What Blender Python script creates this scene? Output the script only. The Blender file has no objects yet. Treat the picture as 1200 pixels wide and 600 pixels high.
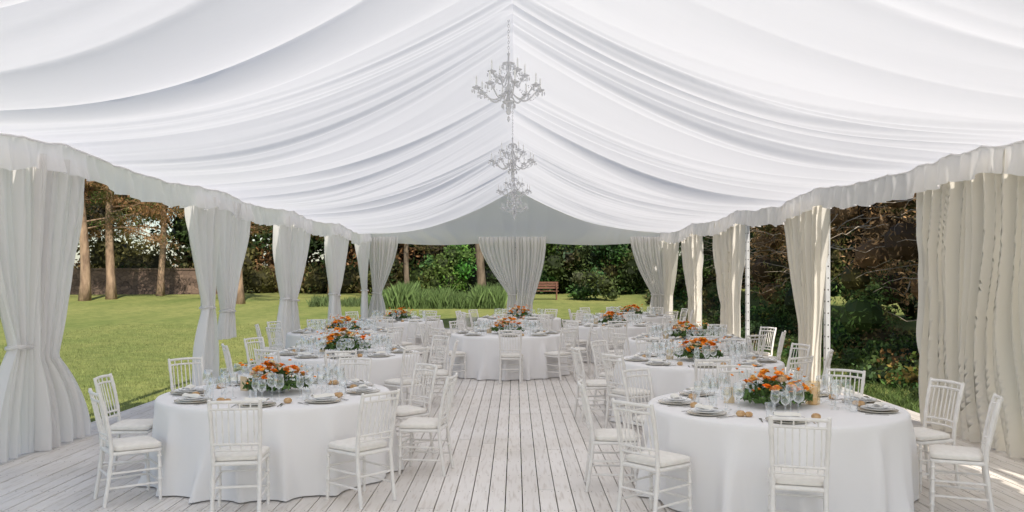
import bpy, math, random
import numpy as np
from mathutils import Vector, noise
random.seed(7); np.random.seed(7)
R=math.radians
scene=bpy.context.scene
scene.view_settings.view_transform='Standard'
scene.view_settings.look='None'
scene.view_settings.exposure=0
col=scene.collection

# ------------------------------------------------ materials
def newmat(name):
    m=bpy.data.materials.new(name); m.use_nodes=True
    nt=m.node_tree; nt.nodes.clear()
    out=nt.nodes.new('ShaderNodeOutputMaterial')
    return m,nt,out
def N(nt,t,**k):
    n=nt.nodes.new(t)
    for a,b in k.items():
        if a in n.inputs: n.inputs[a].default_value=b
        else: setattr(n,a,b)
    return n
def bump(nt,scale,strength,dist=0.01,detail=4,vec=None,stretch=None):
    tc=N(nt,'ShaderNodeTexCoord')
    src=tc.outputs['Object']
    if stretch:
        mp=N(nt,'ShaderNodeMapping'); mp.inputs['Scale'].default_value=stretch
        nt.links.new(src,mp.inputs['Vector']); src=mp.outputs['Vector']
    nz=N(nt,'ShaderNodeTexNoise'); nz.inputs['Scale'].default_value=scale; nz.inputs['Detail'].default_value=detail
    nt.links.new(src,nz.inputs['Vector'])
    b=N(nt,'ShaderNodeBump'); b.inputs['Strength'].default_value=strength; b.inputs['Distance'].default_value=dist
    nt.links.new(nz.outputs['Fac'],b.inputs['Height'])
    return b,nz
def pmat(name,c,rough=.5,c2=None,nscale=8,metal=0,bs=None,bstr=.2,bdist=.005,spec=.5,stretch=None,trans=0):
    m,nt,out=newmat(name)
    p=N(nt,'ShaderNodeBsdfPrincipled'); p.inputs['Roughness'].default_value=rough
    p.inputs['Metallic'].default_value=metal; p.inputs['Specular IOR Level'].default_value=spec
    p.inputs['Base Color'].default_value=(*c,1); p.inputs['Transmission Weight'].default_value=trans
    if c2:
        tc=N(nt,'ShaderNodeTexCoord'); nz=N(nt,'ShaderNodeTexNoise'); nz.inputs['Scale'].default_value=nscale; nz.inputs['Detail'].default_value=6
        if stretch:
            mp=N(nt,'ShaderNodeMapping'); mp.inputs['Scale'].default_value=stretch
            nt.links.new(tc.outputs['Object'],mp.inputs['Vector']); nt.links.new(mp.outputs['Vector'],nz.inputs['Vector'])
        else: nt.links.new(tc.outputs['Object'],nz.inputs['Vector'])
        cr=N(nt,'ShaderNodeValToRGB'); cr.color_ramp.elements[0].position=.35; cr.color_ramp.elements[1].position=.68
        cr.color_ramp.elements[0].color=(*c,1); cr.color_ramp.elements[1].color=(*c2,1)
        nt.links.new(nz.outputs['Fac'],cr.inputs['Fac']); nt.links.new(cr.outputs['Color'],p.inputs['Base Color'])
    if bs:
        b,_=bump(nt,bs,bstr,bdist,stretch=stretch); nt.links.new(b.outputs['Normal'],p.inputs['Normal'])
    nt.links.new(p.outputs[0],out.inputs['Surface'])
    return m
def fabric(name,c,ct,tf=.5,alpha=0,bscale=3,bstr=.25,bdist=.02,stretch=None):
    m,nt,out=newmat(name)
    b,_=bump(nt,bscale,bstr,bdist,detail=5,stretch=stretch)
    d=N(nt,'ShaderNodeBsdfDiffuse'); d.inputs['Color'].default_value=(*c,1)
    t=N(nt,'ShaderNodeBsdfTranslucent'); t.inputs['Color'].default_value=(*ct,1)
    nt.links.new(b.outputs['Normal'],d.inputs['Normal']); nt.links.new(b.outputs['Normal'],t.inputs['Normal'])
    mx=N(nt,'ShaderNodeMixShader'); mx.inputs[0].default_value=tf
    nt.links.new(d.outputs[0],mx.inputs[1]); nt.links.new(t.outputs[0],mx.inputs[2])
    last=mx
    if alpha>0:
        tr=N(nt,'ShaderNodeBsdfTransparent'); m2=N(nt,'ShaderNodeMixShader'); m2.inputs[0].default_value=alpha
        nt.links.new(mx.outputs[0],m2.inputs[1]); nt.links.new(tr.outputs[0],m2.inputs[2]); last=m2
    nt.links.new(last.outputs[0],out.inputs['Surface'])
    return m
def thinglass(name,tint=(.97,.98,.98),base=.05,edge=.6):
    m,nt,out=newmat(name)
    tr=N(nt,'ShaderNodeBsdfTransparent'); tr.inputs['Color'].default_value=(*tint,1)
    g=N(nt,'ShaderNodeBsdfGlossy'); g.inputs['Roughness'].default_value=.03; g.inputs['Color'].default_value=(.95,.97,.98,1)
    lw=N(nt,'ShaderNodeLayerWeight'); lw.inputs['Blend'].default_value=.4
    mr=N(nt,'ShaderNodeMapRange'); mr.inputs['To Min'].default_value=base; mr.inputs['To Max'].default_value=edge
    nt.links.new(lw.outputs['Facing'],mr.inputs['Value'])
    mx=N(nt,'ShaderNodeMixShader'); nt.links.new(mr.outputs[0],mx.inputs[0])
    nt.links.new(tr.outputs[0],mx.inputs[1]); nt.links.new(g.outputs[0],mx.inputs[2])
    nt.links.new(mx.outputs[0],out.inputs['Surface'])
    return m
def foliage_mat(name,tf=.3):
    m,nt,out=newmat(name)
    at=N(nt,'ShaderNodeAttribute'); at.attribute_name='col'
    ge=N(nt,'ShaderNodeNewGeometry')
    hs=N(nt,'ShaderNodeHueSaturation')
    mr=N(nt,'ShaderNodeMapRange'); mr.inputs['To Min'].default_value=.6; mr.inputs['To Max'].default_value=1.45
    nt.links.new(ge.outputs['Random Per Island'],mr.inputs['Value']); nt.links.new(mr.outputs[0],hs.inputs['Value'])
    nt.links.new(at.outputs['Color'],hs.inputs['Color'])
    d=N(nt,'ShaderNodeBsdfPrincipled'); d.inputs['Roughness'].default_value=.6; d.inputs['Specular IOR Level'].default_value=.25
    t=N(nt,'ShaderNodeBsdfTranslucent')
    nt.links.new(hs.outputs[0],d.inputs['Base Color']); nt.links.new(hs.outputs[0],t.inputs['Color'])
    mx=N(nt,'ShaderNodeMixShader'); mx.inputs[0].default_value=tf
    nt.links.new(d.outputs[0],mx.inputs[1]); nt.links.new(t.outputs[0],mx.inputs[2])
    nt.links.new(mx.outputs[0],out.inputs['Surface'])
    return m

M_roof=fabric('roof_fabric',(.92,.92,.93),(.92,.92,.94),.475,bscale=1.6,bstr=.2,bdist=.03,stretch=(.5,1.6,1))
M_gab=fabric('gable_fabric',(.94,.93,.94),(.96,.95,.96),.62,bscale=1.6,bstr=.18,bdist=.03)
M_val=fabric('valance_fabric',(.95,.94,.94),(.95,.94,.94),.45,bscale=6,bstr=.2)
M_curt=fabric('sheer_curtain',(.96,.94,.93),(.97,.95,.93),.52,alpha=.07,bscale=4,bstr=.25,stretch=(1,1,.25))
M_curtw=fabric('warm_lit_curtain',(.96,.93,.87),(.97,.94,.86),.50,alpha=.0,bscale=4,bstr=.25,stretch=(1,1,.25))  # right-hand curtains: cream tint puts the warm sunlight into the fabric colour
M_cloth=fabric('tablecloth_cotton',(.93,.91,.90),(.8,.8,.8),.05,bscale=5,bstr=.35,bdist=.02,stretch=(1,1,.5))
M_paint=pmat('white_chair_paint',(.90,.87,.83),.38,(.81,.78,.74),nscale=14)
M_cush=pmat('seat_cushion_cloth',(.90,.86,.80),.85,(.84,.80,.74),nscale=20,bs=40,bstr=.2,spec=.2)
M_alu=pmat('white_aluminium',(.66,.67,.68),.35,(.58,.59,.6),nscale=5,metal=.3)
M_hole=pmat('dark_hole',(.03,.03,.03),.6)
M_glass=thinglass('wine_glass_material',base=.10,edge=.95)
M_cglass=thinglass('candle_glass',(.98,.85,.62),.12,.5)
M_plate=pmat('porcelain',(.90,.89,.88),.12)
M_charger=pmat('glass_charger',(.74,.69,.60),.12,metal=.15)
M_steel=pmat('cutlery_steel',(.7,.7,.7),.2,metal=1)
M_bread=pmat('bread_crust',(.52,.30,.13),.6,(.68,.47,.26),nscale=30,bs=60)
M_napkin=pmat('linen_napkin',(.88,.85,.78),.9,bs=60,spec=.1)
M_menu=pmat('menu_card',(.72,.58,.38),.8)
M_wax=pmat('candle_wax',(.90,.72,.46),.5)
M_wick=pmat('wick',(.04,.03,.02),.8)
M_bark=pmat('pine_bark',(.20,.13,.085),.9,(.42,.29,.19),nscale=5,bs=12,bstr=.8,bdist=.05,stretch=(1,1,.3))
M_bark2=pmat('grey_bark',(.10,.075,.05),.9,(.22,.17,.12),nscale=6,bs=12,bstr=.8,bdist=.05,stretch=(1,1,.3))
M_twig=pmat('dry_twig',(.46,.39,.30),.9)
M_fol=foliage_mat('foliage')
M_petal=foliage_mat('petals',.2)
M_bench=pmat('bench_wood',(.13,.05,.03),.6,(.2,.09,.05),nscale=10)
M_vase=pmat('vase_ceramic',(.55,.56,.57),.3)
def crystal():
    m,nt,out=newmat('crystal')
    g=N(nt,'ShaderNodeBsdfGlass'); g.inputs['IOR'].default_value=1.45; g.inputs['Roughness'].default_value=.02; g.inputs['Color'].default_value=(.98,.98,1,1)
    s=N(nt,'ShaderNodeBsdfPrincipled'); s.inputs['Roughness'].default_value=.1; s.inputs['Base Color'].default_value=(.94,.94,.95,1)
    t=N(nt,'ShaderNodeBsdfTranslucent'); t.inputs['Color'].default_value=(.96,.96,.97,1)
    m0=N(nt,'ShaderNodeMixShader'); m0.inputs[0].default_value=.5
    nt.links.new(s.outputs[0],m0.inputs[1]); nt.links.new(t.outputs[0],m0.inputs[2])
    mx=N(nt,'ShaderNodeMixShader'); mx.inputs[0].default_value=.62
    nt.links.new(g.outputs[0],mx.inputs[1]); nt.links.new(m0.outputs[0],mx.inputs[2]); nt.links.new(mx.outputs[0],out.inputs['Surface'])
    return m
M_crys=crystal()
M_chrome=pmat('chrome_metal',(.80,.80,.81),.25,metal=.6)
M_cand=pmat('white_candle_sleeve',(.92,.92,.90),.4)

# deck
def deckmat():
    m,nt,out=newmat('white_deck_paint')
    p=N(nt,'ShaderNodeBsdfPrincipled'); p.inputs['Roughness'].default_value=.36; p.inputs['Specular IOR Level'].default_value=.5
    ge=N(nt,'ShaderNodeNewGeometry'); tc=N(nt,'ShaderNodeTexCoord')
    mp=N(nt,'ShaderNodeMapping'); mp.inputs['Scale'].default_value=(9,.8,1); nt.links.new(tc.outputs['Object'],mp.inputs['Vector'])
    nz=N(nt,'ShaderNodeTexNoise'); nz.inputs['Scale'].default_value=4; nz.inputs['Detail'].default_value=8; nt.links.new(mp.outputs[0],nz.inputs['Vector'])
    n2=N(nt,'ShaderNodeTexNoise'); n2.inputs['Scale'].default_value=.9; n2.inputs['Detail'].default_value=5; nt.links.new(tc.outputs['Object'],n2.inputs['Vector'])
    cr=N(nt,'ShaderNodeValToRGB'); e=cr.color_ramp.elements
    e[0].position=.25; e[0].color=(.64,.57,.50,1); e[1].position=.48; e[1].color=(.89,.84,.79,1)
    nt.links.new(nz.outputs['Fac'],cr.inputs['Fac'])
    cr2=N(nt,'ShaderNodeValToRGB'); e=cr2.color_ramp.elements
    e[0].position=.35; e[0].color=(.89,.87,.84,1); e[1].position=.6; e[1].color=(1,1,1,1)
    nt.links.new(n2.outputs['Fac'],cr2.inputs['Fac'])
    mx=N(nt,'ShaderNodeMixRGB',blend_type='MULTIPLY'); mx.inputs[0].default_value=1
    nt.links.new(cr.outputs[0],mx.inputs[1]); nt.links.new(cr2.outputs[0],mx.inputs[2])
    hs=N(nt,'ShaderNodeHueSaturation'); mr=N(nt,'ShaderNodeMapRange'); mr.inputs['To Min'].default_value=.90; mr.inputs['To Max'].default_value=1.03
    nt.links.new(ge.outputs['Random Per Island'],mr.inputs['Value']); nt.links.new(mr.outputs[0],hs.inputs['Value']); nt.links.new(mx.outputs[0],hs.inputs['Color'])
    nt.links.new(hs.outputs[0],p.inputs['Base Color'])
    b=N(nt,'ShaderNodeBump'); b.inputs['Strength'].default_value=.2; b.inputs['Distance'].default_value=.003
    nt.links.new(nz.outputs['Fac'],b.inputs['Height']); nt.links.new(b.outputs[0],p.inputs['Normal'])
    nt.links.new(p.outputs[0],out.inputs['Surface']); return m
M_deck=deckmat()
def grassmat():
    m,nt,out=newmat('lawn_grass')
    p=N(nt,'ShaderNodeBsdfPrincipled'); p.inputs['Roughness'].default_value=.9; p.inputs['Specular IOR Level'].default_value=.1
    tc=N(nt,'ShaderNodeTexCoord')
    def rmp(sc,a,b,pa=.35,pb=.65,st=None):
        n=N(nt,'ShaderNodeTexNoise'); n.inputs['Scale'].default_value=sc; n.inputs['Detail'].default_value=7; n.inputs['Roughness'].default_value=.65
        if st:
            mp=N(nt,'ShaderNodeMapping'); mp.inputs['Scale'].default_value=st; nt.links.new(tc.outputs['Object'],mp.inputs[0]); nt.links.new(mp.outputs[0],n.inputs[0])
        else: nt.links.new(tc.outputs['Object'],n.inputs['Vector'])
        c=N(nt,'ShaderNodeValToRGB'); e=c.color_ramp.elements; e[0].position=pa; e[1].position=pb; e[0].color=(*a,1); e[1].color=(*b,1)
        nt.links.new(n.outputs['Fac'],c.inputs[0]); return c,n
    a,_=rmp(.22,(.20,.25,.085),(.36,.36,.145),st=(1,.6,1))
    b,_=rmp(3.0,(.74,.78,.72),(1.1,1.08,1.0))
    c,n3=rmp(40,(.66,.70,.6),(1.15,1.12,1.05),.3,.7)
    x=N(nt,'ShaderNodeMixRGB',blend_type='MULTIPLY'); x.inputs[0].default_value=1
    y=N(nt,'ShaderNodeMixRGB',blend_type='MULTIPLY'); y.inputs[0].default_value=1
    nt.links.new(a.outputs[0],x.inputs[1]); nt.links.new(b.outputs[0],x.inputs[2]); nt.links.new(x.outputs[0],y.inputs[1]); nt.links.new(c.outputs[0],y.inputs[2])
    nt.links.new(y.outputs[0],p.inputs['Base Color'])
    bb=N(nt,'ShaderNodeBump'); bb.inputs['Strength'].default_value=.5; bb.inputs['Distance'].default_value=.03
    nt.links.new(n3.outputs['Fac'],bb.inputs['Height']); nt.links.new(bb.outputs[0],p.inputs['Normal'])
    nt.links.new(p.outputs[0],out.inputs['Surface']); return m
M_lawn=grassmat()
def stonemat():
    m,nt,out=newmat('stone_wall_mat')
    p=N(nt,'ShaderNodeBsdfPrincipled'); p.inputs['Roughness'].default_value=.9
    tc=N(nt,'ShaderNodeTexCoord'); mp=N(nt,'ShaderNodeMapping'); mp.inputs['Scale'].default_value=(1,1,1.8); nt.links.new(tc.outputs['Object'],mp.inputs[0])
    v=N(nt,'ShaderNodeTexVoronoi'); v.inputs['Scale'].default_value=2.6; nt.links.new(mp.outputs[0],v.inputs['Vector'])
    v2=N(nt,'ShaderNodeTexVoronoi',feature='DISTANCE_TO_EDGE'); v2.inputs['Scale'].default_value=2.6; nt.links.new(mp.outputs[0],v2.inputs['Vector'])
    cr=N(nt,'ShaderNodeValToRGB'); e=cr.color_ramp.elements; e[0].color=(.12,.08,.06,1); e[1].color=(.22,.15,.11,1)
    sp=N(nt,'ShaderNodeSeparateColor'); nt.links.new(v.outputs['Color'],sp.inputs[0]); nt.links.new(sp.outputs[0],cr.inputs[0])
    c2=N(nt,'ShaderNodeValToRGB'); e=c2.color_ramp.elements; e[0].color=(.45,.45,.45,1); e[1].color=(1,1,1,1); e[1].position=.06; nt.links.new(v2.outputs['Distance'],c2.inputs[0])
    x=N(nt,'ShaderNodeMixRGB',blend_type='MULTIPLY'); x.inputs[0].default_value=1; nt.links.new(cr.outputs[0],x.inputs[1]); nt.links.new(c2.outputs[0],x.inputs[2])
    nt.links.new(x.outputs[0],p.inputs['Base Color']); nt.links.new(p.outputs[0],out.inputs['Surface']); return m
M_stone=stonemat()

# ------------------------------------------------ mesh builder
class MB:
    def __init__(s): s.v=[]; s.f=[]; s.m=[]; s.mats=[]
    def mi(s,mat):
        if mat not in s.mats: s.mats.append(mat)
        return s.mats.index(mat)
    def tube(s,pts,rad,mat,sides=8,caps=True):
        pts=[Vector(p) for p in pts]
        if not hasattr(rad,'__len__'): rad=[rad]*len(pts)
        mi=s.mi(mat); b=len(s.v); n=len(pts); ref=None
        for i,p in enumerate(pts):
            t=(pts[min(i+1,n-1)]-pts[max(i-1,0)])
            if t.length<1e-9: t=Vector((0,0,1))
            t.normalize()
            if ref is None: ref=Vector((1,0,0)) if abs(t.x)<.8 else Vector((0,1,0))
            a=t.cross(ref)
            if a.length<1e-4: a=t.cross(Vector((.3,.5,.8)))
            a.normalize(); c=t.cross(a).normalized()
            for k in range(sides):
                th=2*math.pi*k/sides
                s.v.append(p+(a*math.cos(th)+c*math.sin(th))*rad[i])
        for i in range(n-1):
            for k in range(sides):
                k2=(k+1)%sides
                s.f.append((b+i*sides+k,b+i*sides+k2,b+(i+1)*sides+k2,b+(i+1)*sides+k)); s.m.append(mi)
        if caps:
            s.f.append(tuple(b+k for k in range(sides))[::-1]); s.m.append(mi)
            s.f.append(tuple(b+(n-1)*sides+k for k in range(sides))); s.m.append(mi)
    def lathe(s,prof,mat,seg=16,c=(0,0,0),wob=None):
        mi=s.mi(mat); b=len(s.v); n=len(prof)
        for r,z in prof:
            for k in range(seg):
                th=2*math.pi*k/seg
                s.v.append(Vector((c[0]+r*math.cos(th),c[1]+r*math.sin(th),c[2]+z)))
        for i in range(n-1):
            for k in range(seg):
                k2=(k+1)%seg
                s.f.append((b+i*seg+k,b+i*seg+k2,b+(i+1)*seg+k2,b+(i+1)*seg+k)); s.m.append(mi)
    def box(s,lo,hi,mat):
        mi=s.mi(mat); b=len(s.v); x0,y0,z0=lo; x1,y1,z1=hi
        s.v+= [Vector(p) for p in ((x0,y0,z0),(x1,y0,z0),(x1,y1,z0),(x0,y1,z0),(x0,y0,z1),(x1,y0,z1),(x1,y1,z1),(x0,y1,z1))]
        for q in ((0,3,2,1),(4,5,6,7),(0,1,5,4),(1,2,6,5),(2,3,7,6),(3,0,4,7)):
            s.f.append(tuple(b+i for i in q)); s.m.append(mi)
    def grid(s,fn,nu,nv,mat):
        mi=s.mi(mat); b=len(s.v)
        for j in range(nv+1):
            for i in range(nu+1):
                s.v.append(Vector(fn(i/nu,j/nv)))
        for j in range(nv):
            for i in range(nu):
                a=b+j*(nu+1)+i
                s.f.append((a,a+1,a+nu+2,a+nu+1)); s.m.append(mi)
    def mesh(s,name,smooth=True):
        me=bpy.data.meshes.new(name); me.from_pydata([tuple(v) for v in s.v],[],s.f)
        for m in s.mats: me.materials.append(m)
        me.polygons.foreach_set('material_index',s.m)
        me.polygons.foreach_set('use_smooth',[smooth]*len(s.f))
        me.update(); return me
    def obj(s,name,smooth=True,parent=None,loc=(0,0,0),angle=None):
        me=s.mesh(name,smooth)
        if angle: me.set_sharp_from_angle(angle=R(angle))
        return put(name,me,loc,0,parent)
def put(name,me,loc=(0,0,0),rz=0,parent=None,sc=1):
    o=bpy.data.objects.new(name,me); col.objects.link(o); o.location=loc; o.rotation_euler=(0,0,rz); o.scale=(sc,)*3
    if parent: o.parent=parent
    return o
def empty(name,loc=(0,0,0)):
    return put(name,None,loc)

YF=30.0
YN=-6.0
XE=5.25
XR=5.10   # liner edge / valance line
EYE=1.92
# ------------------------------------------------ terrain
def gh(x,y):
    t=min(max((y-24)/26,0),1); h=.85*t*t*(3-2*t)
    t2=min(max((y-50)/60,0),1); h+=.6*t2
    if x>6.2: 
        s=min((x-6.2)/4,1); h+=.7*s*s*(3-2*s)
    return -.12+h+.02*math.sin(x*.7)*math.sin(y*.5)
def axis(vals):
    out=[]
    for a,b,n in vals: out+=list(np.linspace(a,b,n,endpoint=False))
    return out+[vals[-1][1]]
xs=axis([(-600,-60,12),(-60,60,100),(60,600,12)]); ys=axis([(-600,-20,12),(-20,90,110),(90,800,12)])
mb=MB(); mi=mb.mi(M_lawn)
for y in ys:
    for x in xs: mb.v.append(Vector((x,y,gh(x,y))))
nx=len(xs)
for j in range(len(ys)-1):
    for i in range(nx-1):
        a=j*nx+i; mb.f.append((a,a+1,a+nx+1,a+nx)); mb.m.append(mi)
mb.obj('lawn_ground')

# deck
mb=MB(); pw=.145; x=-5.45
while x<5.45:
    y=-6+random.uniform(-2.4,0)
    while y<YF+.3:
        L=random.choice([2.4,3.6,3.6,4.2]); y2=min(y+L,YF+.3)
        dz=random.uniform(-.0015,.0015)
        mb.box((x+.0045,max(y,-6)+.002,-.03),(x+pw-.0045,y2-.003,dz),M_deck); y=y2
    x+=pw
jm=pmat('deck_joist',(.12,.1,.08),.9)
for k in range(60):
    yy=-5.7+k*.6
    mb.box((-5.44,yy,-.1),(5.44,yy+.05,-.034),jm)
sm_=pmat('screw',(.35,.33,.31),.5)
for k in range(8,46):
    yy=-5.675+k*.6
    x=-5.45
    while x<5.4:
        for dx in (.03,.115):
            mb.box((x+dx-.004,yy-.004,.0016),(x+dx+.004,yy+.004,.003),sm_)
        x+=pw
mb.box((-5.49,-6,-.13),(-5.45,YF+.3,.0),M_deck); mb.box((5.46,-6,-.13),(5.5,YF+.3,.0),M_deck)
mb.obj('wooden_deck',smooth=False)

# ------------------------------------------------ tent
tent=empty('marquee_tent')
H=4.95; E=3.40
def hsh(i): return (math.sin(i*127.1+11.7)*43758.5453)%1.0
def roofz(u,y,side):
    t=((y-(-5.5))/5.0); k=math.floor(t); t-=k
    q=noise.noise(Vector((y*.25,u*.8,side*7.3)))
    n2=noise.noise(Vector((y*.9,u*1.1,side*3.1+20)))
    w=t+.13*math.sin(2*math.pi*t)*(1-u)**1.3 + .06*q + .05*math.sin(math.pi*u*.8)*side
    ph=(w+k)*6.0+ .45*noise.noise(Vector((y*.5,3.3,side)))
    i=math.floor(ph); f=ph-i
    a=.018+.125*hsh(i+side*31)**2.0
    prof=math.sin(math.pi*f)**.7 if 0<f<1 else 0
    env=.42+.58*math.sin(math.pi*min(1,u*1.05)) 
    fold=a*prof*env*max(.15,1+1.1*n2)
    ph2=ph*2.63+3*q; i2=math.floor(ph2); f2=ph2-i2
    fold+=.030*hsh(i2+5)**2*math.sin(math.pi*f2)*env*max(0,1+2.0*noise.noise(Vector((y*.7,u*2.2,9))))
    sag=.30*math.sin(math.pi*u) + .17*math.sin(math.pi*t)*(.15+.85*math.sin(math.pi*u*.9))
    scal=-.05*math.sin(math.pi*t)*u**3
    low=-.12*u*max(0,min(1,(12-y)/6)) if side>0 else 0
    return H+(E-H)*u**.92-sag-fold+scal+.03*q+low
for side,nm in ((-1,'roof_liner_left'),(1,'roof_liner_right')):
    mb=MB()
    def fn(a,b,side=side):
        y=YN+(YF-YN)*b; return (side*XR*a-.03*(1-a),y,roofz(a,y,side) if a>0 else roofz(0.0,y,1))
    mb.grid(fn,44,1300,M_roof); mb.obj(nm,parent=tent)
for side in (-1,1):
    mb=MB()
    def fn(a,b,side=side):
        y=YN+(YF-YN)*b; q=noise.noise(Vector((y*1.1,side*5,0))); q3=noise.noise(Vector((y*3.0,side*2,a*1.5)))
        rf=(math.sin(y*17+4*q*2)*.6+math.sin(y*29.3+6*q)*.3+.5*q3)
        top=roofz(1.0,y,side)+.03
        t=((y+5.5)/5.0)%1.0
        L=.34+.05*math.sin(math.pi*t)+.04*noise.noise(Vector((y*1.7,side,4)))
        return (side*(XR-.005)-side*((.012+.062*a**.8)*rf+.035*a), y+.035*a*math.cos(y*17+8*q),top-L*a+.022*a*math.sin(y*8.5+q*4))
    mb.grid(fn,8,2200,M_val)
    mb.tube([(side*(XR-.02),YN+(YF-YN)*k/400,roofz(1.0,YN+(YF-YN)*k/400,side)-.012) for k in range(401)],.011,M_val,6)
    mb.obj('valance',parent=tent)
    mb=MB(); mb.box((side*XE+(.10 if side>0 else -.20),YN,E-.04),(side*XE+(.20 if side>0 else -.10),YF,E+.1),M_alu); mb.obj('eave_beam',parent=tent,smooth=False)
# gable
mb=MB()
def fn(a,b):
    x=-XR+2*XR*a; u=abs(x)/XR
    top=roofz(u,YF,1 if x>0 else -1)+.03; bot=2.98+.05*math.cos(x*1.2)
    zz=top+(bot-top)*b
    q=noise.noise(Vector((x*.5,b,0)))
    fold=.05*abs(math.sin(x*4.2+q*3+ (b*1.2*(1 if x>0 else -1))))*(.4+b)
    return (x,YF-.02-fold,zz)
mb.grid(fn,260,24,M_gab); mb.obj('gable_liner',parent=tent)
mb=MB(); mb.box((-XE,YF+.35,E-.1),(XE,YF+.45,E),M_alu); mb.obj('gable_beam',parent=tent,smooth=False)
def post(x,y,nm='tent_post'):
    mb=MB(); mb.box((x-.035,y-.06,0),(x+.035,y+.06,E-.05),M_alu)
    mb.box((x-.10,y-.12,0.0),(x+.10,y+.12,.012),M_alu)
    z=.25
    sx=-1 if x>0 else 1
    while z<3.1:
        mb.tube([(x+sx*.030,y,z),(x+sx*.038,y,z)],.016,M_hole,8)
        mb.tube([(x,y-.055,z),(x,y-.063,z)],.013,M_hole,8)
        z+=.2
    mb.obj(nm,smooth=False,parent=tent)
PY=[-.5,4.5,9.4,14.6,19.6,24.6,29.9]
for y in PY:
    post(-XE-.08,y); post(XE+.08,y)
post(0,YF+.12)

# curtains
def sm(t): t=min(max(t,0),1); return t*t*(3-2*t)
cseed=[0]
def curtain(A,B,ztop=3.22,W=None,zw=1.35,ww=.25,Cb=None,zb=.02,wb=.7,folds=11,amp=.05,mat=None,name='curtain',nv=60,tie=True):
    cseed[0]+=1; sd=cseed[0]*3.7
    mat=mat or M_curt
    A=Vector((*A,0)); B=Vector((*B,0)); d=(B-A); w0=d.length; d.normalize(); n=Vector((-d.y,d.x,0))
    C0=(A+B)/2; Wv=Vector((*W,0)) if W else C0; Cv=Vector((*Cb,0)) if Cb else Wv
    if not W: ww=w0*.96; zw=1.4
    if not W and not Cb: wb=w0*1.0
    mb=MB(); nu=folds*10
    def fn(a,b):
        z=ztop+(zb-ztop)*b
        if z>zw:
            t=(ztop-z)/(ztop-zw); e=t**1.8*(1.0) if W else t
            e=e*.75+sm(t)*.25
            c=C0.lerp(Wv,e); w=w0+(ww-w0)*e
        else:
            t=(zw-z)/(zw-zb); e=1-(1-t)**2.0
            c=Wv.lerp(Cv,e); w=ww+(wb-ww)*e
        q=noise.noise(Vector((a*3,z*.5,sd)))
        q2=noise.noise(Vector((a*9,z*.8,sd+9)))
        comp=min(1.0,w/max(w0,.01))
        am=amp*(.55+.6*comp) 
        ph=2*math.pi*folds*(a+.07*q)+sd
        off=am*(math.sin(ph)*(1+.7*q2)+.55*math.sin(ph*.37+sd)+.25*math.sin(ph*2.1+z))
        p=c+d*((a-.5)*w)+n*off+d*(.25*am*math.cos(ph))
        zz=z+(.02*q2 if b>.97 else 0)
        return (p.x,p.y,zz)
    mb.grid(fn,nu,nv,mat)
    if W and tie:
        pts=[]
        for k in range(17):
            th=2*math.pi*k/16
            p=Wv+d*(math.cos(th)*(ww*.5+.02))+n*(math.sin(th)*(amp*1.15+.03)); pts.append((p.x,p.y,zw+.01*math.sin(th*2)))
        mb.tube(pts,.022,mat,6,caps=False)
    return mb.obj(name)
xl=-XE+.02
curtain((xl,8.3),(xl,9.3),W=(xl,9.0),zw=1.15,ww=.28,Cb=(xl,8.8),wb=.8,amp=.06,folds=9)
curtain((xl,9.15),(xl,10.25),W=(xl,9.4),zw=1.0,ww=.50,Cb=(xl+.1,9.65),wb=1.0,amp=.075,folds=11,tie=False)
curtain((xl,13.6),(xl,14.75),W=(xl,14.5),zw=1.35,ww=.3,Cb=(xl,14.3),wb=.9,amp=.07,folds=9)
curtain((xl+.05,14.7),(xl+.05,16.5),W=(xl,15.5),zw=1.25,ww=.32,Cb=(xl,15.45),zb=.75,wb=.55,amp=.08,folds=12)
curtain((xl,18.7),(xl,19.7),W=(xl,19.4),zw=1.35,ww=.3,Cb=(xl,19.2),wb=.8,amp=.07,folds=9)
curtain((xl,19.7),(xl,21.6),W=(xl,20.1),zw=1.3,ww=.35,Cb=(xl,20.2),wb=.8,amp=.08,folds=12)
curtain((xl,23.6),(xl,24.7),W=(xl,24.5),zw=1.35,ww=.3,Cb=(xl,24.4),wb=.7,amp=.08,folds=8)
curtain((xl,24.7),(xl,26.4),W=(xl,24.9),zw=1.3,ww=.3,Cb=(xl,25),wb=.7,amp=.08,folds=10)
curtain((xl,28.2),(xl,29.8),W=(xl,29.6),zw=1.35,ww=.3,Cb=(xl,29.5),wb=.7,amp=.08,folds=10)
curtain((-XE+.1,YF-.1),(-4.1,YF-.1),W=(-4.85,YF-.1),zw=1.25,ww=.3,Cb=(-4.85,YF-.1),wb=.7,amp=.07,folds=9)
curtain((-1.3,YF-.12),(.0,YF-.12),W=(-.12,YF-.12),zw=1.2,ww=.26,Cb=(-.1,YF-.12),wb=.45,amp=.05,folds=9)
curtain((.0,YF-.2),(1.1,YF-.2),W=(.32,YF-.2),zw=.9,ww=.55,Cb=(.25,YF-.2),wb=.7,amp=.06,folds=9,tie=False)
curtain((4.0,YF-.1),(XE-.1,YF-.1),W=(5.0,YF-.1),zw=1.2,ww=.45,Cb=(5,YF-.1),wb=.7,amp=.07,folds=10)
xr=XE-.02
curtain((xr,6.6),(xr,10.95),amp=.065,folds=30,mat=M_curtw,nv=40)
curtain((xr,3.4),(xr,4.4),W=(xr,4.3),zw=1.3,ww=.3,Cb=(xr,4.3),wb=.8,amp=.07,folds=9,mat=M_curtw)
curtain((xr,14.4),(xr,16.4),W=(xr,15.2),zw=1.0,ww=.95,Cb=(xr,15.2),wb=.8,amp=.07,folds=13,mat=M_curtw,tie=False)
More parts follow.
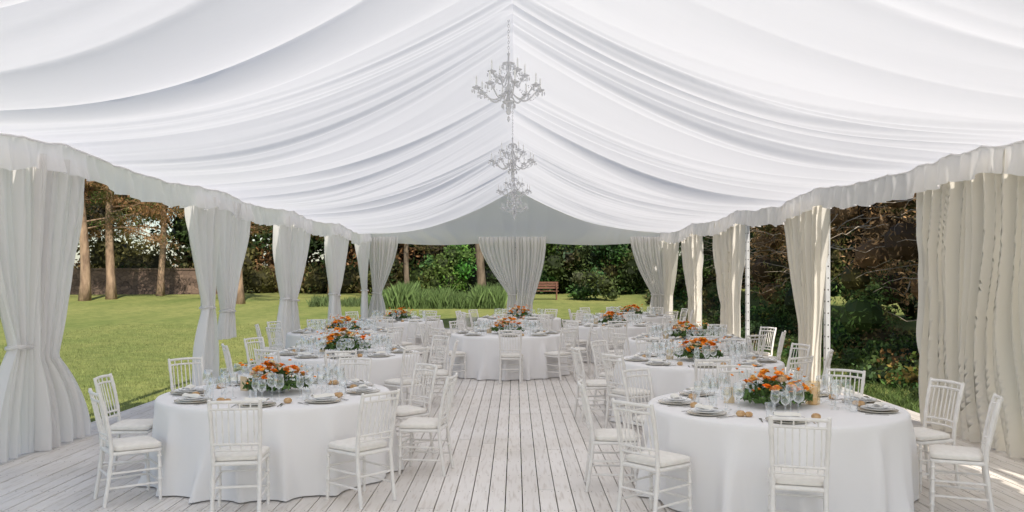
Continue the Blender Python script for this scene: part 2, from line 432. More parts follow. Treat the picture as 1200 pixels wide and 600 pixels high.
curtain((xr,19.7),(xr,22.4),W=(xr,20.8),zw=1.2,ww=1.5,Cb=(xr,20.8),wb=1.5,amp=.08,folds=15,mat=M_curtw,tie=False)
curtain((xr,24.3),(xr,26.7),W=(xr,25.0),zw=1.2,ww=1.1,Cb=(xr,25.0),wb=1.2,amp=.08,folds=12,mat=M_curtw,tie=False)
curtain((xr,27.6),(xr,29.8),W=(xr,29.2),zw=1.2,ww=.9,Cb=(xr,29.2),wb=.9,amp=.08,folds=10,mat=M_curtw,tie=False)

# ------------------------------------------------ chair
def build_chair():
    mb=MB(); P=M_paint
    def leg(p0,p1,r,n=13,rings=(.18,.42,.66,.88)):
        p0=Vector(p0);p1=Vector(p1); pts=[];rad=[]
        ts=sorted(set([i/(n-1) for i in range(n)]+[t+e for t in rings for e in (-.02,-.008,.008,.02)]))
        for t in ts:
            pts.append(p0.lerp(p1,t)); rr=r*(.82+.18*math.sin(math.pi*min(1,t*1.3)))
            if any(abs(t-q)<.012 for q in rings): rr=r*1.32
            rad.append(rr)
        mb.tube(pts,rad,P,8)
    for s in (-1,1):
        leg((s*.195,.19,0),(s*.19,.18,.43),.016)
        pts=[(s*.178,-.245,0),(s*.176,-.215,.2),(s*.175,-.19,.42),(s*.178,-.20,.55),(s*.184,-.235,.75),(s*.19,-.285,.945)]
        P2=[];rad=[]
        for i in range(len(pts)-1):
            for k in range(5):
                t=k/5; P2.append(Vector(pts[i]).lerp(Vector(pts[i+1]),t)); rad.append(.0165 if k!=2 else .020)
        P2.append(Vector(pts[-1])); rad.append(.013)
        mb.tube(P2,rad,P,8)
        mb.tube([(s*.188,.18,.27),(s*.177,-.207,.27)],.0095,P,6)
        mb.tube([(s*.190,.185,.15),(s*.177,-.222,.15)],.0095,P,6)
    for z in (.29,.16): mb.tube([(-.19,.185,z),(.19,.185,z)],.0095,P,6)
    for z in (.25,): mb.tube([(-.177,-.21,z),(.177,-.21,z)],.0095,P,6)
    def slab(z0,z1,wf,wb_,yf,yb,mat,dome=0,rad=.04):
        ring=[]; n=6
        cs=[(wf-rad,yf-rad,0),(-(wf-rad),yf-rad,90),(-(wb_-rad),yb+rad,180),(wb_-rad,yb+rad,270)]
        for cx,cy,a0 in cs:
            for k in range(n):
                a=R(a0+90*k/(n-1)); ring.append((cx+rad*math.cos(a),cy+rad*math.sin(a)))
        m=len(ring); b=len(mb.v); mi=mb.mi(mat)
        levels=[(z0,.97),(z0+.006,1.0),(z1-.01,1.0),(z1-.003,.97),(z1+dome*.6,.8),(z1+dome,.45)]
        for z,sc in levels:
            for (px,py) in ring: mb.v.append(Vector((px*sc,py*sc,z)))
        for L in range(len(levels)-1):
            for k in range(m):
                k2=(k+1)%m; mb.f.append((b+L*m+k,b+L*m+k2,b+(L+1)*m+k2,b+(L+1)*m+k)); mb.m.append(mi)
        mb.f.append(tuple(b+(len(levels)-1)*m+k for k in range(m))); mb.m.append(mi)
        mb.f.append(tuple(b+k for k in range(m))[::-1]); mb.m.append(mi)
    slab(.415,.445,.212,.19,.205,-.205,P)
    slab(.449,.490,.210,.184,.205,-.175,M_cush,dome=.014,rad=.055)
    def yat(z): 
        t=(z-.55)/(.945-.55); return -.20-.085*t
    def rail(z,r,bow=.03):
        pts=[]
        for k in range(9):
            x=-.185+.37*k/8; pts.append((x,yat(z)-bow*(1-(x/.185)**2),z+ (.006*(1-(x/.185)**2))))
        mb.tube(pts,r,P,8)
    rail(.925,.0135); rail(.868,.0105); rail(.585,.0105); rail(.535,.0095)
    for k in range(7):
        x=-.142+.284*k/6
        bo=.03*(1-(x/.185)**2)
        zs=[.585,.68,.69,.70,.78,.868]; mb.tube([(x,yat(z)-bo,z) for z in zs],[.006,.0065,.009,.0065,.006,.006],P,6)
    for k in range(4):
        x=-.12+.24*k/3; bo=.03*(1-(x/.185)**2); mb.tube([(x,yat(.868)-bo,.868),(x,yat(.925)-bo,.925)],.006,P,6)
        mb.tube([(x,yat(.535)-bo,.535),(x,yat(.585)-bo,.585)],.006,P,6)
    me=mb.mesh('chiavari_chair'); me.set_sharp_from_angle(angle=R(50)); return me
chair_me=build_chair()

# ------------------------------------------------ tables
TR=1.09
def build_table(seed):
    mb=MB(); rnd=random.Random(seed); seg=240
    prof=[(0.0,.765),(.5,.765),(.9,.766),(TR-.03,.765),(TR-.006,.761),(TR+.003,.748),(TR+.008,.72)]+[(None,.72-.0285*k) for k in range(1,26)]
    mi=mb.mi(M_cloth); b=len(mb.v)
    nf=rnd.randint(13,16); ph=rnd.random()*6
    for i,(r,z) in enumerate(prof):
        for k in range(seg):
            th=2*math.pi*k/seg
            if r is None:
                t=(.72-z)/.72; q=noise.noise(Vector((math.cos(th)*1.6,math.sin(th)*1.6,seed*3.3)))
                q2=noise.noise(Vector((math.cos(th)*4,math.sin(th)*4,seed+z*1.5)))
                f=math.sin(nf*th+ph+3.4*q+q2*.8)
                f=(f**3*.6+abs(f)*.6) if f>0 else f*.35
                rr=TR+.008+.03*t+ t**.75*.075*f*max(.25,.9+1.6*q2)
            else:
                rr=r
            mb.v.append(Vector((rr*math.cos(th),rr*math.sin(th),z if z>.02 else .012)))
    for i in range(len(prof)-1):
        for k in range(seg):
            k2=(k+1)%seg; mb.f.append((b+i*seg+k,b+i*seg+k2,b+(i+1)*seg+k2,b+(i+1)*seg+k)[::-1]); mb.m.append(mi)
    return mb.mesh('round_banquet_table')
table_mes=[build_table(i) for i in range(4)]

def glass_me(h,rb,stem,name='wine_glass'):
    mb=MB()
    pr=[(.034,.002),(.034,.004),(.012,.007),(.0055,.012),(.0048,stem*.5),(.0055,stem-.004),(.010,stem+.004),(rb*.72,stem+.016),(rb*.95,stem+.035),(rb,stem+.055),(rb*.96,stem+(h-stem)*.72),(rb*.82,h),(rb*.80,h+.001),(rb*.79,h-.002)]
    mb.lathe(pr,M_glass,14); return mb.mesh(name)
g1=glass_me(.24,.046,.11); g2=glass_me(.20,.038,.09)
mb=MB(); mb.lathe([(.022,.002),(.03,.0),(.036,.1),(.038,.115)],M_glass,14); g3=mb.mesh('water_tumbler')
mb=MB(); mb.lathe([(0,.004),(.10,.004),(.155,.012),(.165,.016),(.163,.012),(.1,0.0),(0,0)],M_charger,32)
mb.lathe([(0,.021),(.085,.021),(.13,.032),(.135,.034),(.13,.028),(.09,.017)],M_plate,32)
mb.lathe([(0,.033),(.06,.033),(.095,.046),(.098,.047),(.095,.042),(.06,.028)],M_plate,28)
plate_me=mb.mesh('dinner_plate')
def napkin():
    mb=MB()
    def fn(a,b):
        x=(a-.5)*.20; y=(b-.5)*.085
        z=.048+.022*math.sin(math.pi*b)**.5+.004*math.sin(a*9+b*4) if 0<b<1 else .048
        return (x,y*(1-.25*math.sin(math.pi*a)),z)
    mb.grid(fn,12,8,M_napkin)
    return mb.mesh('folded_napkin')
nap_me=napkin()
mb=MB()
mb.box((-.2,-.09,0),(-.19,.03,.004),M_steel); mb.box((-.206,.03,0),(-.184,.09,.004),M_steel)
mb.box((.19,-.09,0),(.20,.0,.004),M_steel); mb.box((.187,0,0),(.205,.12,.003),M_steel)
mb.box((.215,-.08,0),(.223,.04,.004),M_steel); mb.lathe([(0,.004),(.014,.005),(.018,.006)],M_steel,10,(.219,.06,0))
cut_me=mb.mesh('cutlery_set',False)
mb=MB()
mb.lathe([(0.001,0),(.028,.002),(.038,.015),(.036,.03),(.024,.043),(.001,.048)],M_bread,14); bread_me=mb.mesh('bread_roll')
mb=MB(); mb.lathe([(0.001,0),(.04,0),(.042,.01),(.042,.15),(.038,.156),(.01,.15),(.001,.15)],M_wax,20); mb.tube([(0,0,.15),(.003,0,.17)],.002,M_wick,5)
mb.lathe([(.060,0),(.063,.01),(.063,.20),(.061,.20)],M_cglass,24); candle_me=mb.mesh('pillar_candle')
mb=MB(); mb.box((-.045,-.004,0),(.045,.0,.14),M_menu); mb.box((-.045,0.02,0),(.045,.024,.12),M_menu); menu_me=mb.mesh('menu_card',False)

# leaves ---------------------------------------------------
def leafmesh(name,C,S,COL,extra=None,aspect=.5,mat=None,updir=None):
    n=len(C); C=np.asarray(C,float); S=np.asarray(S,float); COL=np.asarray(COL,float)
    a=np.random.normal(size=(n,3)); 
    if updir is not None: a=a*updir[0]+np.array(updir[1])
    a/=np.linalg.norm(a,axis=1)[:,None]
    b=np.cross(a,np.random.normal(size=(n,3))); b/=np.linalg.norm(b,axis=1)[:,None]
    A=a*S[:,None]; B=b*(S*aspect)[:,None]
    V=np.stack([C+A,C+B,C-A,C-B],1).reshape(-1,3)
    F=np.arange(n*4).reshape(-1,4)
    CC=np.repeat(COL,4,axis=0)
    me=bpy.data.meshes.new(name)
    if extra:
        EV,EF,EC=extra; faces_l=[tuple(f) for f in F]+[tuple(np.array(f)+len(V)) for f in EF]
        verts=np.vstack([V,np.array(EV)]); CC=np.vstack([CC,np.array(EC)])
        me.from_pydata(verts.tolist(),[],faces_l)
    else:
        me.vertices.add(len(V)); me.vertices.foreach_set('co',V.ravel())
        me.loops.add(n*4); me.loops.foreach_set('vertex_index',F.ravel())
        me.polygons.add(n); me.polygons.foreach_set('loop_start',np.arange(0,n*4,4)); me.polygons.foreach_set('loop_total',np.full(n,4))
        me.update(calc_edges=True)
    at=me.color_attributes.new('col','FLOAT_COLOR','POINT')
    at.data.foreach_set('color',np.hstack([CC,np.ones((len(CC),1))]).ravel())
    me.materials.append(mat or M_fol); me.validate(); me.update()
    return me
def clump_pts(cl,n):
    c,r,colr=cl
    d=np.random.normal(size=(n,3)); d/=np.linalg.norm(d,axis=1)[:,None]
    rad=.55+.5*np.random.rand(n)**.6
    bumpv=1+.22*np.sin(d[:,0]*5+c[0]*3)*np.sin(d[:,1]*6+c[1])+.15*np.sin(d[:,2]*9+c[0])
    P=np.array(c)+d*np.array(r)*(rad*bumpv)[:,None]
    k=np.random.rand(n)[:,None]*.5+.75
    return P,np.array(colr)*k
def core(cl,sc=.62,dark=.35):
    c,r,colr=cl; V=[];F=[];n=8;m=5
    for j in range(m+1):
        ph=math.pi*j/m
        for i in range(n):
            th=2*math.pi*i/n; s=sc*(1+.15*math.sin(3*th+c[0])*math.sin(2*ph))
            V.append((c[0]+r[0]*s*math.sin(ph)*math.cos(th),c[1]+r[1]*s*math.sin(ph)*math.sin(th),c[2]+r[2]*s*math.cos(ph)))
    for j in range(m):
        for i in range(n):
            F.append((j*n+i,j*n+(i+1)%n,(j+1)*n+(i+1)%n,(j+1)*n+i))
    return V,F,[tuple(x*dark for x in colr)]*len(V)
def folobj(name,clumps,per,size,parent=None,cores=True,aspect=.5,updir=None):
    Ps=[];Cs=[];EV=[];EF=[];EC=[]
    for cl in clumps:
        vol=(cl[1][0]*cl[1][1]*cl[1][2])**(2/3)
        P,C=clump_pts(cl,max(20,int(per*vol))); Ps.append(P);Cs.append(C)
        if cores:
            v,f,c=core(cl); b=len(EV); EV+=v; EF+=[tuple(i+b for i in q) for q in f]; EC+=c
    P=np.vstack(Ps);C=np.vstack(Cs); S=size*(.6+.8*np.random.rand(len(P)))
    me=leafmesh(name,P,S,C,(EV,EF,EC) if cores else None,aspect,updir=updir)
    o=put(name,me); 
    if parent: o.parent=parent
    return o

def flower(mbv,mbf,mbc,c,r,colr,rnd,layers=4):
    c=Vector(c); ax=Vector((rnd.uniform(-.5,.5),rnd.uniform(-.5,.5),1)).normalized()
    t1=ax.cross(Vector((1,0.1,0))).normalized(); t2=ax.cross(t1)
    for L in range(layers):
        k=5; open_=.25+.75*L/(layers-1)
        for i in range(k):
            th=2*math.pi*(i+.5*L)/k+rnd.random()*.3
            d=t1*math.cos(th)+t2*math.sin(th); s=d.cross(ax)
            b=len(mbv); rr=r*(.35+.65*open_)
            cc=[x*rnd.uniform(.8,1.15) for x in colr]
            pts=[c, c+d*rr*.6+s*rr*.55+ax*r*.5, c+d*rr*1.0+s*rr*.3+ax*r*(.95-.5*open_), c+d*rr*1.0-s*rr*.3+ax*r*(.95-.5*open_), c+d*rr*.6-s*rr*.55+ax*r*.5]
            mbv+= [tuple(p) for p in pts]; mbf.append((b,b+1,b+2,b+3,b+4)); mbc+= [cc]*5
def centerpiece(seed,scale=1.0):
    rnd=random.Random(seed); V=[];F=[];C=[]
    OR=[(.98,.34,.02),(.98,.44,.06),(.95,.50,.16),(.92,.25,.015)]
    for i in range(26):
        a=rnd.random()*6.28; q=rnd.random()**.5; x=.24*q*math.cos(a); y=.24*q*math.sin(a); z=.10+.13*(1-q*q)+rnd.uniform(-.01,.05)
        c=rnd.choice(OR) if rnd.random()<.66 else (.82,.70,.50)
        flower(V,F,C,(x,y,z),rnd.uniform(.034,.05),c,rnd)
    for i in range(34):
        a=rnd.random()*6.28; q=rnd.uniform(.5,1.3); flower(V,F,C,(.27*q*math.cos(a),.27*q*math.sin(a),.10+.20*rnd.random()),.018,OR[rnd.randint(0,2)],rnd,2)
    for i in range(5):
        a=i*1.3+rnd.random(); cx,cy,cz=.18*math.cos(a),.18*math.sin(a),.12
        for k in range(90):
            d=Vector((rnd.gauss(0,1),rnd.gauss(0,1),rnd.gauss(0,1))).normalized()*.065
            b=len(V); u=d.cross(Vector((.3,.2,1))).normalized()*.012; w=d.cross(u).normalized()*.012; p=Vector((cx,cy,cz))+d
            V+= [tuple(p+u),tuple(p+w),tuple(p-u),tuple(p-w)]; F.append((b,b+1,b+2,b+3)); cc=rnd.choice([(.60,.66,.66),(.48,.56,.58),(.74,.76,.68)]); C+=[cc]*4
    n=420; th=np.random.rand(n)*6.28; q=np.random.rand(n)**.5
    P=np.stack([.29*q*np.cos(th),.29*q*np.sin(th),.04+.16*np.random.rand(n)*(1.15-q)+.02],1)
    col_=np.array([(.08,.14,.04)])*(.6+1.0*np.random.rand(n))[:,None]
    return leafmesh('flower_centerpiece',P,.026+.02*np.random.rand(n),col_,(V,F,C),.5,M_petal)
cps=[centerpiece(i) for i in range(3)]
mbv=MB(); mbv.lathe([(.001,0.0),(.07,0),(.1,.03),(.11,.08),(.10,.085)],M_vase,20); vase_me=mbv.mesh('vase')

tables=[
 (-2.32,8.3,[4,44,90,124,163,-137,-86,-44],0),
 (2.27,7.5,[-10,-56,-98,-140,176,138,100,66],1),
 (-2.5,12.5,None,2),(2.45,11.4,None,0),(-.15,16.5,[3,45,88,130,175,-140,-95,-50],1),(3.05,15.1,None,2),
 (-3.4,16.9,None,1),(2.2,19.4,None,0),(-2.9,21.2,None,2),(.1,22.3,None,1),(3.2,23.6,None,0)]
rc=random.Random(5)
for ti,(tx,ty,angs,ci) in enumerate(tables):
    put('round_banquet_table',table_mes[ti%4],(tx,ty,0),rc.random()*6)
    if angs is None:
        o=rc.uniform(-15,15); angs=[o+40*k+rc.uniform(-5,5) for k in range(9)]
    for a in angs:
        dd=TR+.27+rc.uniform(-.03,.08); 
        if ti==0 and a==-137: dd=1.95
        px=tx+dd*math.sin(R(a)); py=ty-dd*math.cos(R(a))
        rz=math.atan2(-(tx-px),(ty-py))+R(rc.uniform(-9,9))
        put('chiavari_chair',chair_me,(px,py,.0),rz)
    tz=.768
    for k in range(len(angs)):
        a=R(angs[k])
        ux,uy=math.sin(a),-math.cos(a)
        rzz=math.atan2(ux,-uy)
        vx,vy=-uy,ux
        def at(r,s): return (tx+ux*r+vx*s,ty+uy*r+vy*s,tz)
        put('dinner_plate',plate_me,at(.84,0),0)
        put('folded_napkin',nap_me,at(.84,0),rzz+rc.uniform(-.3,.3))
        if ti<6: put('cutlery_set',cut_me,at(.84,0),rzz)
        J=lambda: rc.uniform(-.025,.025)
        put('wine_glass',g1,at(.60+J(),.12+J()))
        put('wine_glass',g2,at(.64+J(),.02+J()))
        put('water_tumbler',g3,at(.66,-.09+J()))
        if ti<8: put('wine_glass',g1,at(.50+J(),.05+J()))
        if ti<6: put('wine_glass',g2,at(.52+J(),-.06+J()))
        if k%2==0 or ti<2: put('bread_roll',bread_me,at(.70,.24),rc.random()*6)
        if ti<2 and k%2: put('bread_roll',bread_me,at(.66,.29),rc.random()*6,sc=.85)
    rr=rc.random()*6
    e=put('flower_centerpiece',None,(tx,ty,tz)); 
    put('flowers',cps[ci],(0,0,0),rr,e,1.08 if ti not in (2,) else 1.25); put('vase',vase_me,(0,0,0),0,e,.9)
    put('pillar_candle',candle_me,(tx+(.36 if ti==1 else -.02),ty+(.05 if ti==1 else .36),tz))
    put('menu_card',menu_me,(tx-.36,ty+.12,tz),rc.uniform(-.6,.6))

# ------------------------------------------------ chandeliers
def oct_(mb,c,r,h,mat):
    mb.lathe([(.0005,-h),(r,-h*.25),(r*.8,h*.4),(.0005,h*.7)],mat,6,c)
def chandelier(y,x,zc,chain_top):
    e=empty('crystal_chandelier',(x,y,zc)); mb=MB()
    mb.lathe([(.001,-.30),(.02,-.29),(.035,-.26),(.02,-.23),(.008,-.21),(.03,-.18),(.07,-.15),(.075,-.14),(.02,-.12),(.014,-.06),(.035,-.03),(.05,0),(.03,.03),(.012,.06),(.012,.14),(.035,.17),(.012,.21),(.012,.28),(.07,.30),(.075,.31),(.01,.33),(.01,.40),(.02,.42),(.001,.44)],M_crys,14)
    mb.tube([(0,0,-.2),(0,0,.44)],.006,M_chrome,6)
    ch=MB()
    def armset(n,rad,z0,rise,a0):
        for k in range(n):
            th=a0+2*math.pi*k/n; cx,cy=math.cos(th),math.sin(th); pts=[]
            for i in range(13):
                t=i/12; r=.03+(rad-.03)*t; z=z0-.11*math.sin(math.pi*min(1,t*1.15))*(1)+rise*t**3
                pts.append((cx*r,cy*r,z))
            mb.tube(pts,.0085,M_crys,6)
            ch.tube([(p[0],p[1],p[2]+.009) for p in pts],.0018,M_chrome,5)
            ex,ey,ez=pts[-1]
            mb.lathe([(.004,-.02),(.018,-.012),(.052,.008),(.055,.012),(.012,.006),(.016,.03),(.018,.035)],M_crys,12,(ex,ey,ez))
            ch.lathe([(.010,.02),(.010,.10),(.006,.102),(.009,.112),(.010,.12),(.006,.14),(.001,.155)],M_cand,8,(ex,ey,ez))
            for j in range(6):
                a=2*math.pi*j/6; oct_(mb,(ex+.05*math.cos(a),ey+.05*math.sin(a),ez-.03),.009,.028,M_crys)
            for j in range(1,9):
                t=j/9; bz=.30+( ez+.0-.30)*t-.10*math.sin(math.pi*t); br=.07+(rad-.07)*t
                oct_(mb,(cx*br,cy*br,bz),.008,.010,M_crys)
            th2=th+math.pi/n
            for j in range(1,8):
                t=(j-4)/4; a=th2+t*math.pi/n; bz=ez-.015-.07*(1-t*t); br=rad*(1-.12*(1-t*t)); oct_(mb,(br*math.cos(a),br*math.sin(a),bz),.007,.009,M_crys)
    armset(8,.38,-.02,.02,.2); armset(4,.22,.16,.02,.5)
    for j in range(10):
        a=2*math.pi*j/10; oct_(mb,(.075*math.cos(a),.075*math.sin(a),.27),.010,.04,M_crys); oct_(mb,(.075*math.cos(a),.075*math.sin(a),-.19),.010,.04,M_crys)
    oct_(mb,(0,0,-.34),.02,.045,M_crys)
    mb.obj('crystal_arms',parent=e); ch.obj('candle_sleeves',parent=e)
    cm=MB(); z=.44; k=0; top=chain_top-zc
    while z<top:
        pts=[]
        for i in range(9):
            a=2*math.pi*i/8; dx=.010*math.cos(a); dz=.021*math.sin(a)
            pts.append((dx if k%2 else 0,0 if k%2 else dx,z+.017+dz))
        cm.tube(pts,.003,M_chrome,5,caps=False); z+=.032; k+=1
    cm.obj('hanging_chain',parent=e)
for (y,x,z) in ((10.0,-.08,4.08),(15.2,-.05,3.92),(20.4,-.03,3.9),(25.6,-.03,3.9)):
    chandelier(y,x,z,H-.02)

# ------------------------------------------------ vegetation
G1=(.065,.11,.028); G2=(.10,.15,.036); G3=(.042,.072,.022); BR=(.17,.11,.055); BR2=(.26,.16,.075); OLV=(.13,.12,.04); DK=(.05,.045,.025); OR_=(.36,.20,.09)
rv=random.Random(11)
cl=[]
for i in range(230):
    x=rv.uniform(-50,36); y=rv.uniform(53,61); 
    z=rv.uniform(.5,14); r=rv.uniform(1.3,2.6)
    left=x<-7
    c=rv.choice([BR,OLV,DK,BR2,G3,BR,OR_,OLV]) if left else rv.choice([G3,G1,G3,G2,DK])  # left side: orange clumps paint warm sunlight into the leaf colour
    cl.append(((x,y,gh(x,y)+z),(r*1.2,r,r),c))
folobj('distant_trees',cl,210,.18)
cl=[]
for i in range(54):
    x=rv.uniform(-40,12); y=rv.uniform(50.5,53); r=rv.uniform(.6,1.4)
    c=rv.choice([BR,OLV,G3,BR2]) if x<-9 else rv.choice([G3,G1,G2])
    cl.append(((x,y,gh(x,y)+r*.6),(r*1.3,r,r),c))
folobj('undergrowth',cl,330,.12)
mb=MB(); mb.box((-31,49.6,0.3),(-17,50.0,2.15),M_stone); mb.box((-31.05,49.55,2.153),(-16.95,50.05,2.25),M_stone); mb.obj('stone_wall',smooth=False)

def pine(x,y,h,tr,lean=0,seed=0,low=3.0,bark=M_bark,cols=(OLV,G3,BR2),name='pine_tree'):
    rr=random.Random(seed); e=empty(name,(0,0,0)); g=gh(x,y)
    mb=MB(); pts=[];rad=[]
    for i in range(14):
        t=i/13; pts.append((x+lean*t*t+.12*math.sin(t*7+seed),y+.1*math.sin(t*5),g-.1+h*t)); rad.append(tr*(1-.75*t)*(1.25 if i==0 else 1))
    mb.tube(pts,rad,bark,12)
    P=[]
    z=low
    while z<h*.97:
        t=z/h; bx=x+lean*t*t+.12*math.sin(t*7+seed); by=y+.1*math.sin(t*5)
        a=rr.random()*6.28; L=rr.uniform(1.6,3.4)*(1.15-.6*t); bp=[]
        dr=rr.uniform(-.5,.25)
        for k in range(6):
            s=k/5; bp.append((bx+math.cos(a)*L*s+.08*rr.uniform(-1,1)*s,by+math.sin(a)*L*s,g+z+L*(.25*s+dr*s*s)))
        mb.tube(bp,[.05*(1-.8*k/5)*(1.2-t*.5) for k in range(6)],bark,5)
        for k in range(2,6):
            for q in range(3):
                s=bp[k]; P.append(((s[0]+rr.uniform(-.5,.5),s[1]+rr.uniform(-.5,.5),s[2]+rr.uniform(-.35,.25)),(rr.uniform(.3,.6),rr.uniform(.3,.6),rr.uniform(.15,.3)),rr.choice(cols)))
                tw=P[-1][0]; mb.tube([s,tw],.012,bark,4)
        z+=rr.uniform(.25,.5)
    mb.obj('trunk_and_limbs',parent=e)
    folobj('needles',P,420,.085,parent=e,cores=False,aspect=.22)
    return e
for (px,yy,h,tr,s) in ((97,43,13,.26,1),(128,44,13,.24,2),(281,41,12,.22,3),(392,46,12,.25,4),(190,47,12,.2,5),(40,46,12,.25,6)):
    pine((px-604)/1000*yy,yy,h,tr,lean=.5*(-1)**s,seed=s,low=3.6 if s<4 else 3.0,cols=(OLV,G2,BR2,OR_))
pine((563-604)/1000*46,46,11,.26,0,21,4,M_bark2,(G1,G3,G2),'broadleaf_tree')
pine((478-604)/1000*47,47,11,.16,.3,22,3,M_bark2,(OLV,G3,BR),'broadleaf_tree')
def bush(x,y,r,h,c,name='shrub',n=14,size=.08,per=500,seed=0):
    rr=random.Random(seed); g=gh(x,y); cl=[]
    for i in range(n):
        a=rr.random()*6.28; q=rr.random()**.5*r*.65; zz=rr.uniform(.2,.8)*h; k=r*rr.uniform(.28,.5)*(1.15-.5*zz/h)
        cl.append(((x+q*math.cos(a),y+q*math.sin(a),g+zz),(k,k,min(k,h*.3)),tuple(v*rr.uniform(.7,1.3) for v in c)))
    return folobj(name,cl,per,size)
bush(-3.5,45,1.5,3.2,(.12,.21,.05),'laurel_bush',26,.09,600,1)
bush(3.9,43,1.5,1.5,(.11,.16,.06),'shrub',18,.08,500,2)
bush(7.1,40,1.2,1.3,(.09,.14,.04),'shrub',14,.08,500,3)
bush(6.2,49,2.6,4.2,(.06,.095,.03),'shrub',20,.11,400,4)
bush(2.6,50,2.2,4.6,(.075,.12,.035),'shrub',20,.11,400,5)
bush(-7.3,47,1.6,2.4,(.08,.09,.03),'shrub',16,.1,400,6)
bush(10.3,43,2.2,3.6,(.06,.095,.03),'shrub',16,.1,400,7)
def blades(name,n,fx,fy,hmin,hmax,w,colr,lean=.3,clump=False):
    X=fx(n);Y=fy(n); Z=np.array([gh(a,b) for a,b in zip(X,Y)])
    h=hmin+(hmax-hmin)*np.random.rand(n)
    if clump: h=h*(.75+.25*np.sin(X*2.3+1)*np.sin(X*.9)+.12*np.sin(X*7))
    th=np.random.rand(n)*6.28; lx=np.random.normal(size=n)*lean*h; ly=np.random.normal(size=n)*lean*h
    dx=np.cos(th)*w; dy=np.sin(th)*w
    V=np.stack([np.stack([X-dx,Y-dy,Z],1),np.stack([X+dx,Y+dy,Z],1),np.stack([X+lx*.4+dx*.6,Y+ly*.4+dy*.6,Z+h*.6],1),np.stack([X+lx,Y+ly,Z+h],1)],1).reshape(-1,3)
    me=bpy.data.meshes.new(name); F=np.arange(n*4)
    me.vertices.add(n*4); me.vertices.foreach_set('co',V.ravel()); me.loops.add(n*4); me.loops.foreach_set('vertex_index',F)
    me.polygons.add(n); me.polygons.foreach_set('loop_start',np.arange(0,n*4,4)); me.polygons.foreach_set('loop_total',np.full(n,4)); me.update(calc_edges=True)
    C=np.repeat(np.array([colr])*(.6+.7*np.random.rand(n))[:,None],4,axis=0)
    at=me.color_attributes.new('col','FLOAT_COLOR','POINT'); at.data.foreach_set('color',np.hstack([C,np.ones((n*4,1))]).ravel())
    me.materials.append(M_fol); return put(name,me)
U=lambda a,b:(lambda n:np.random.uniform(a,b,n))
blades('reed_bed',11000,U(-6.6,-.5),U(38,41.5),.45,1.1,.011,(.16,.24,.08),.22,True)
blades('reed_bed',1500,U(-9.5,-6.6),U(39,41),.25,.6,.011,(.15,.21,.08),.25,True)
def fyn(n): return 9.5+22*np.random.rand(n)**1.7
blades('grass_blades',60000,U(-15,-5.5),fyn,.025,.06,.004,(.26,.30,.10),.4)
# dry conifer hedge on the right
cl=[];tw=MB()
for i in range(330):
    y=rv.uniform(4,44); z=rv.uniform(.3,6.4); x=8.2+rv.uniform(-.6,1.6)+.25*abs(math.sin(y*.8))+z*.05
    r=rv.uniform(.4,.9)
    c=rv.choice([BR,BR2,BR,OLV,BR2,BR2,(.34,.25,.14)]) if z>1.6+.5*math.sin(y) else rv.choice([G3,G1,OLV,BR,G1])
    if y>32: c=rv.choice([G3,G1,DK,OLV])
    k_=rv.uniform(1.3,2.3); c=tuple(min(.6,v*k_) for v in c)
    cl.append(((x,y,gh(x,y)+z),(r*.9,r*1.1,r*.8),c))
folobj('conifer_hedge',cl,760,.06,aspect=.3)
for i in range(420):
    y=rv.uniform(9,36); z=rv.uniform(1.2,6); x=7.8+rv.uniform(-.5,.6); g=gh(x,y)
    L=rv.uniform(.4,1.3); a=rv.uniform(-.9,.9); pts=[Vector((x+.8,y,g+z))]
    for k in range(1,6): pts.append(pts[-1]+Vector((-rv.uniform(.05,.35)*L,math.sin(a)*L*.3+rv.uniform(-.06,.06),rv.uniform(-.16,.12)*L)))
    tw.tube(pts,[.014,.012,.01,.007,.005,.003],M_twig,4,caps=False)
tw.obj('dry_branches')
cl=[]
for i in range(260):
    y=rv.uniform(6,44); x=rv.uniform(6.4,8.4); r=rv.uniform(.2,.45)*(.6+.35*(x-6.0)); cl.append(((x,y,gh(x,y)+r*.35),(r,r*1.2,r*.7),tuple(v*rv.uniform(1,1.9) for v in rv.choice([G1,G3,G3,OLV,G3]))))
folobj('ivy_ground_cover',cl,1300,.045,aspect=.7)
blades('grass_blades',16000,U(5.6,7.0),fyn,.05,.16,.006,(.12,.18,.055),.4)
cl=[]
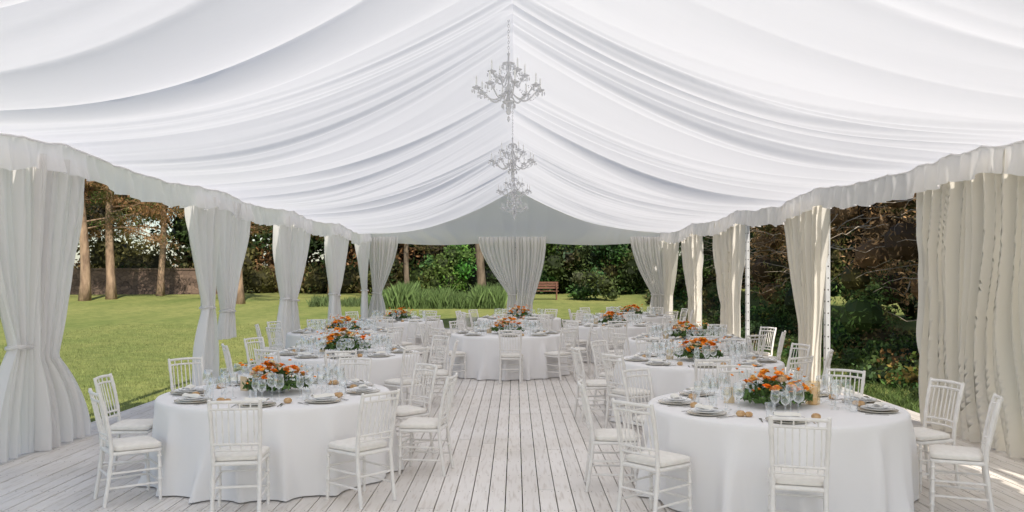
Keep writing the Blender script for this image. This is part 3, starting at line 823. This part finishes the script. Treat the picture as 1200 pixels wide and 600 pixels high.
for i in range(70):
    y=rv.uniform(2,46); z=rv.uniform(.5,7); x=11+rv.uniform(-.5,1); r=rv.uniform(1,1.7); cl.append(((x,y,gh(x,y)+z),(r*.8,r,r),rv.choice([DK,BR,G3])))
folobj('conifer_hedge',cl,120,.16)

def bench(x,y):
    e=empty('park_bench',(x,y,gh(x,y))); mb=MB()
    for k in range(4): mb.box((-.75,-.2+k*.11,.43),(.75,-.11+k*.11,.46),M_bench)
    for k in range(3): mb.box((-.75,.26+k*.02,.56+k*.13),(.75,.285+k*.02,.66+k*.13),M_bench)
    for s in (-.65,.65):
        mb.box((s-.03,-.18,0),(s+.03,-.12,.64),M_bench); mb.box((s-.03,.22,0),(s+.03,.255,.92),M_bench); mb.box((s-.034,-.2,.642),(s+.034,.25,.68),M_bench); mb.box((s-.028,-.12,.37),(s+.028,.22,.428),M_bench)
    mb.obj('bench_frame',smooth=False,parent=e)
bench(1.45,43.5)

# ------------------------------------------------ light / world / camera
w=bpy.data.worlds.new('World'); scene.world=w; w.use_nodes=True; nt=w.node_tree; nt.nodes.clear()
sky=nt.nodes.new('ShaderNodeTexSky'); sky.sky_type='NISHITA'; sky.sun_disc=False
el=R(45); az=R(180-12)   # behind the camera, slightly to the right
sky.sun_elevation=el; sky.sun_rotation=az
bg=nt.nodes.new('ShaderNodeBackground'); bg.inputs['Strength'].default_value=.15
wo=nt.nodes.new('ShaderNodeOutputWorld'); nt.links.new(sky.outputs[0],bg.inputs[0]); nt.links.new(bg.outputs[0],wo.inputs[0])
ld=bpy.data.lights.new('sun','SUN'); ld.energy=5; ld.angle=R(.5); ld.color=(1,.92,.81)
lo=bpy.data.objects.new('sun',ld); col.objects.link(lo)
ds=Vector((math.sin(az)*math.cos(el),math.cos(az)*math.cos(el),math.sin(el)))
lo.rotation_euler=ds.to_track_quat('Z','Y').to_euler(); lo.location=ds*40
cd=bpy.data.cameras.new('camera'); cam=bpy.data.objects.new('camera',cd); col.objects.link(cam)
cd.lens=30; cd.sensor_width=36; cd.clip_end=2000; cd.clip_start=.05
cd.shift_y=.0175; cd.shift_x=-.0033
cam.location=(0,0,EYE); cam.rotation_euler=(R(90),0,0)
scene.camera=cam
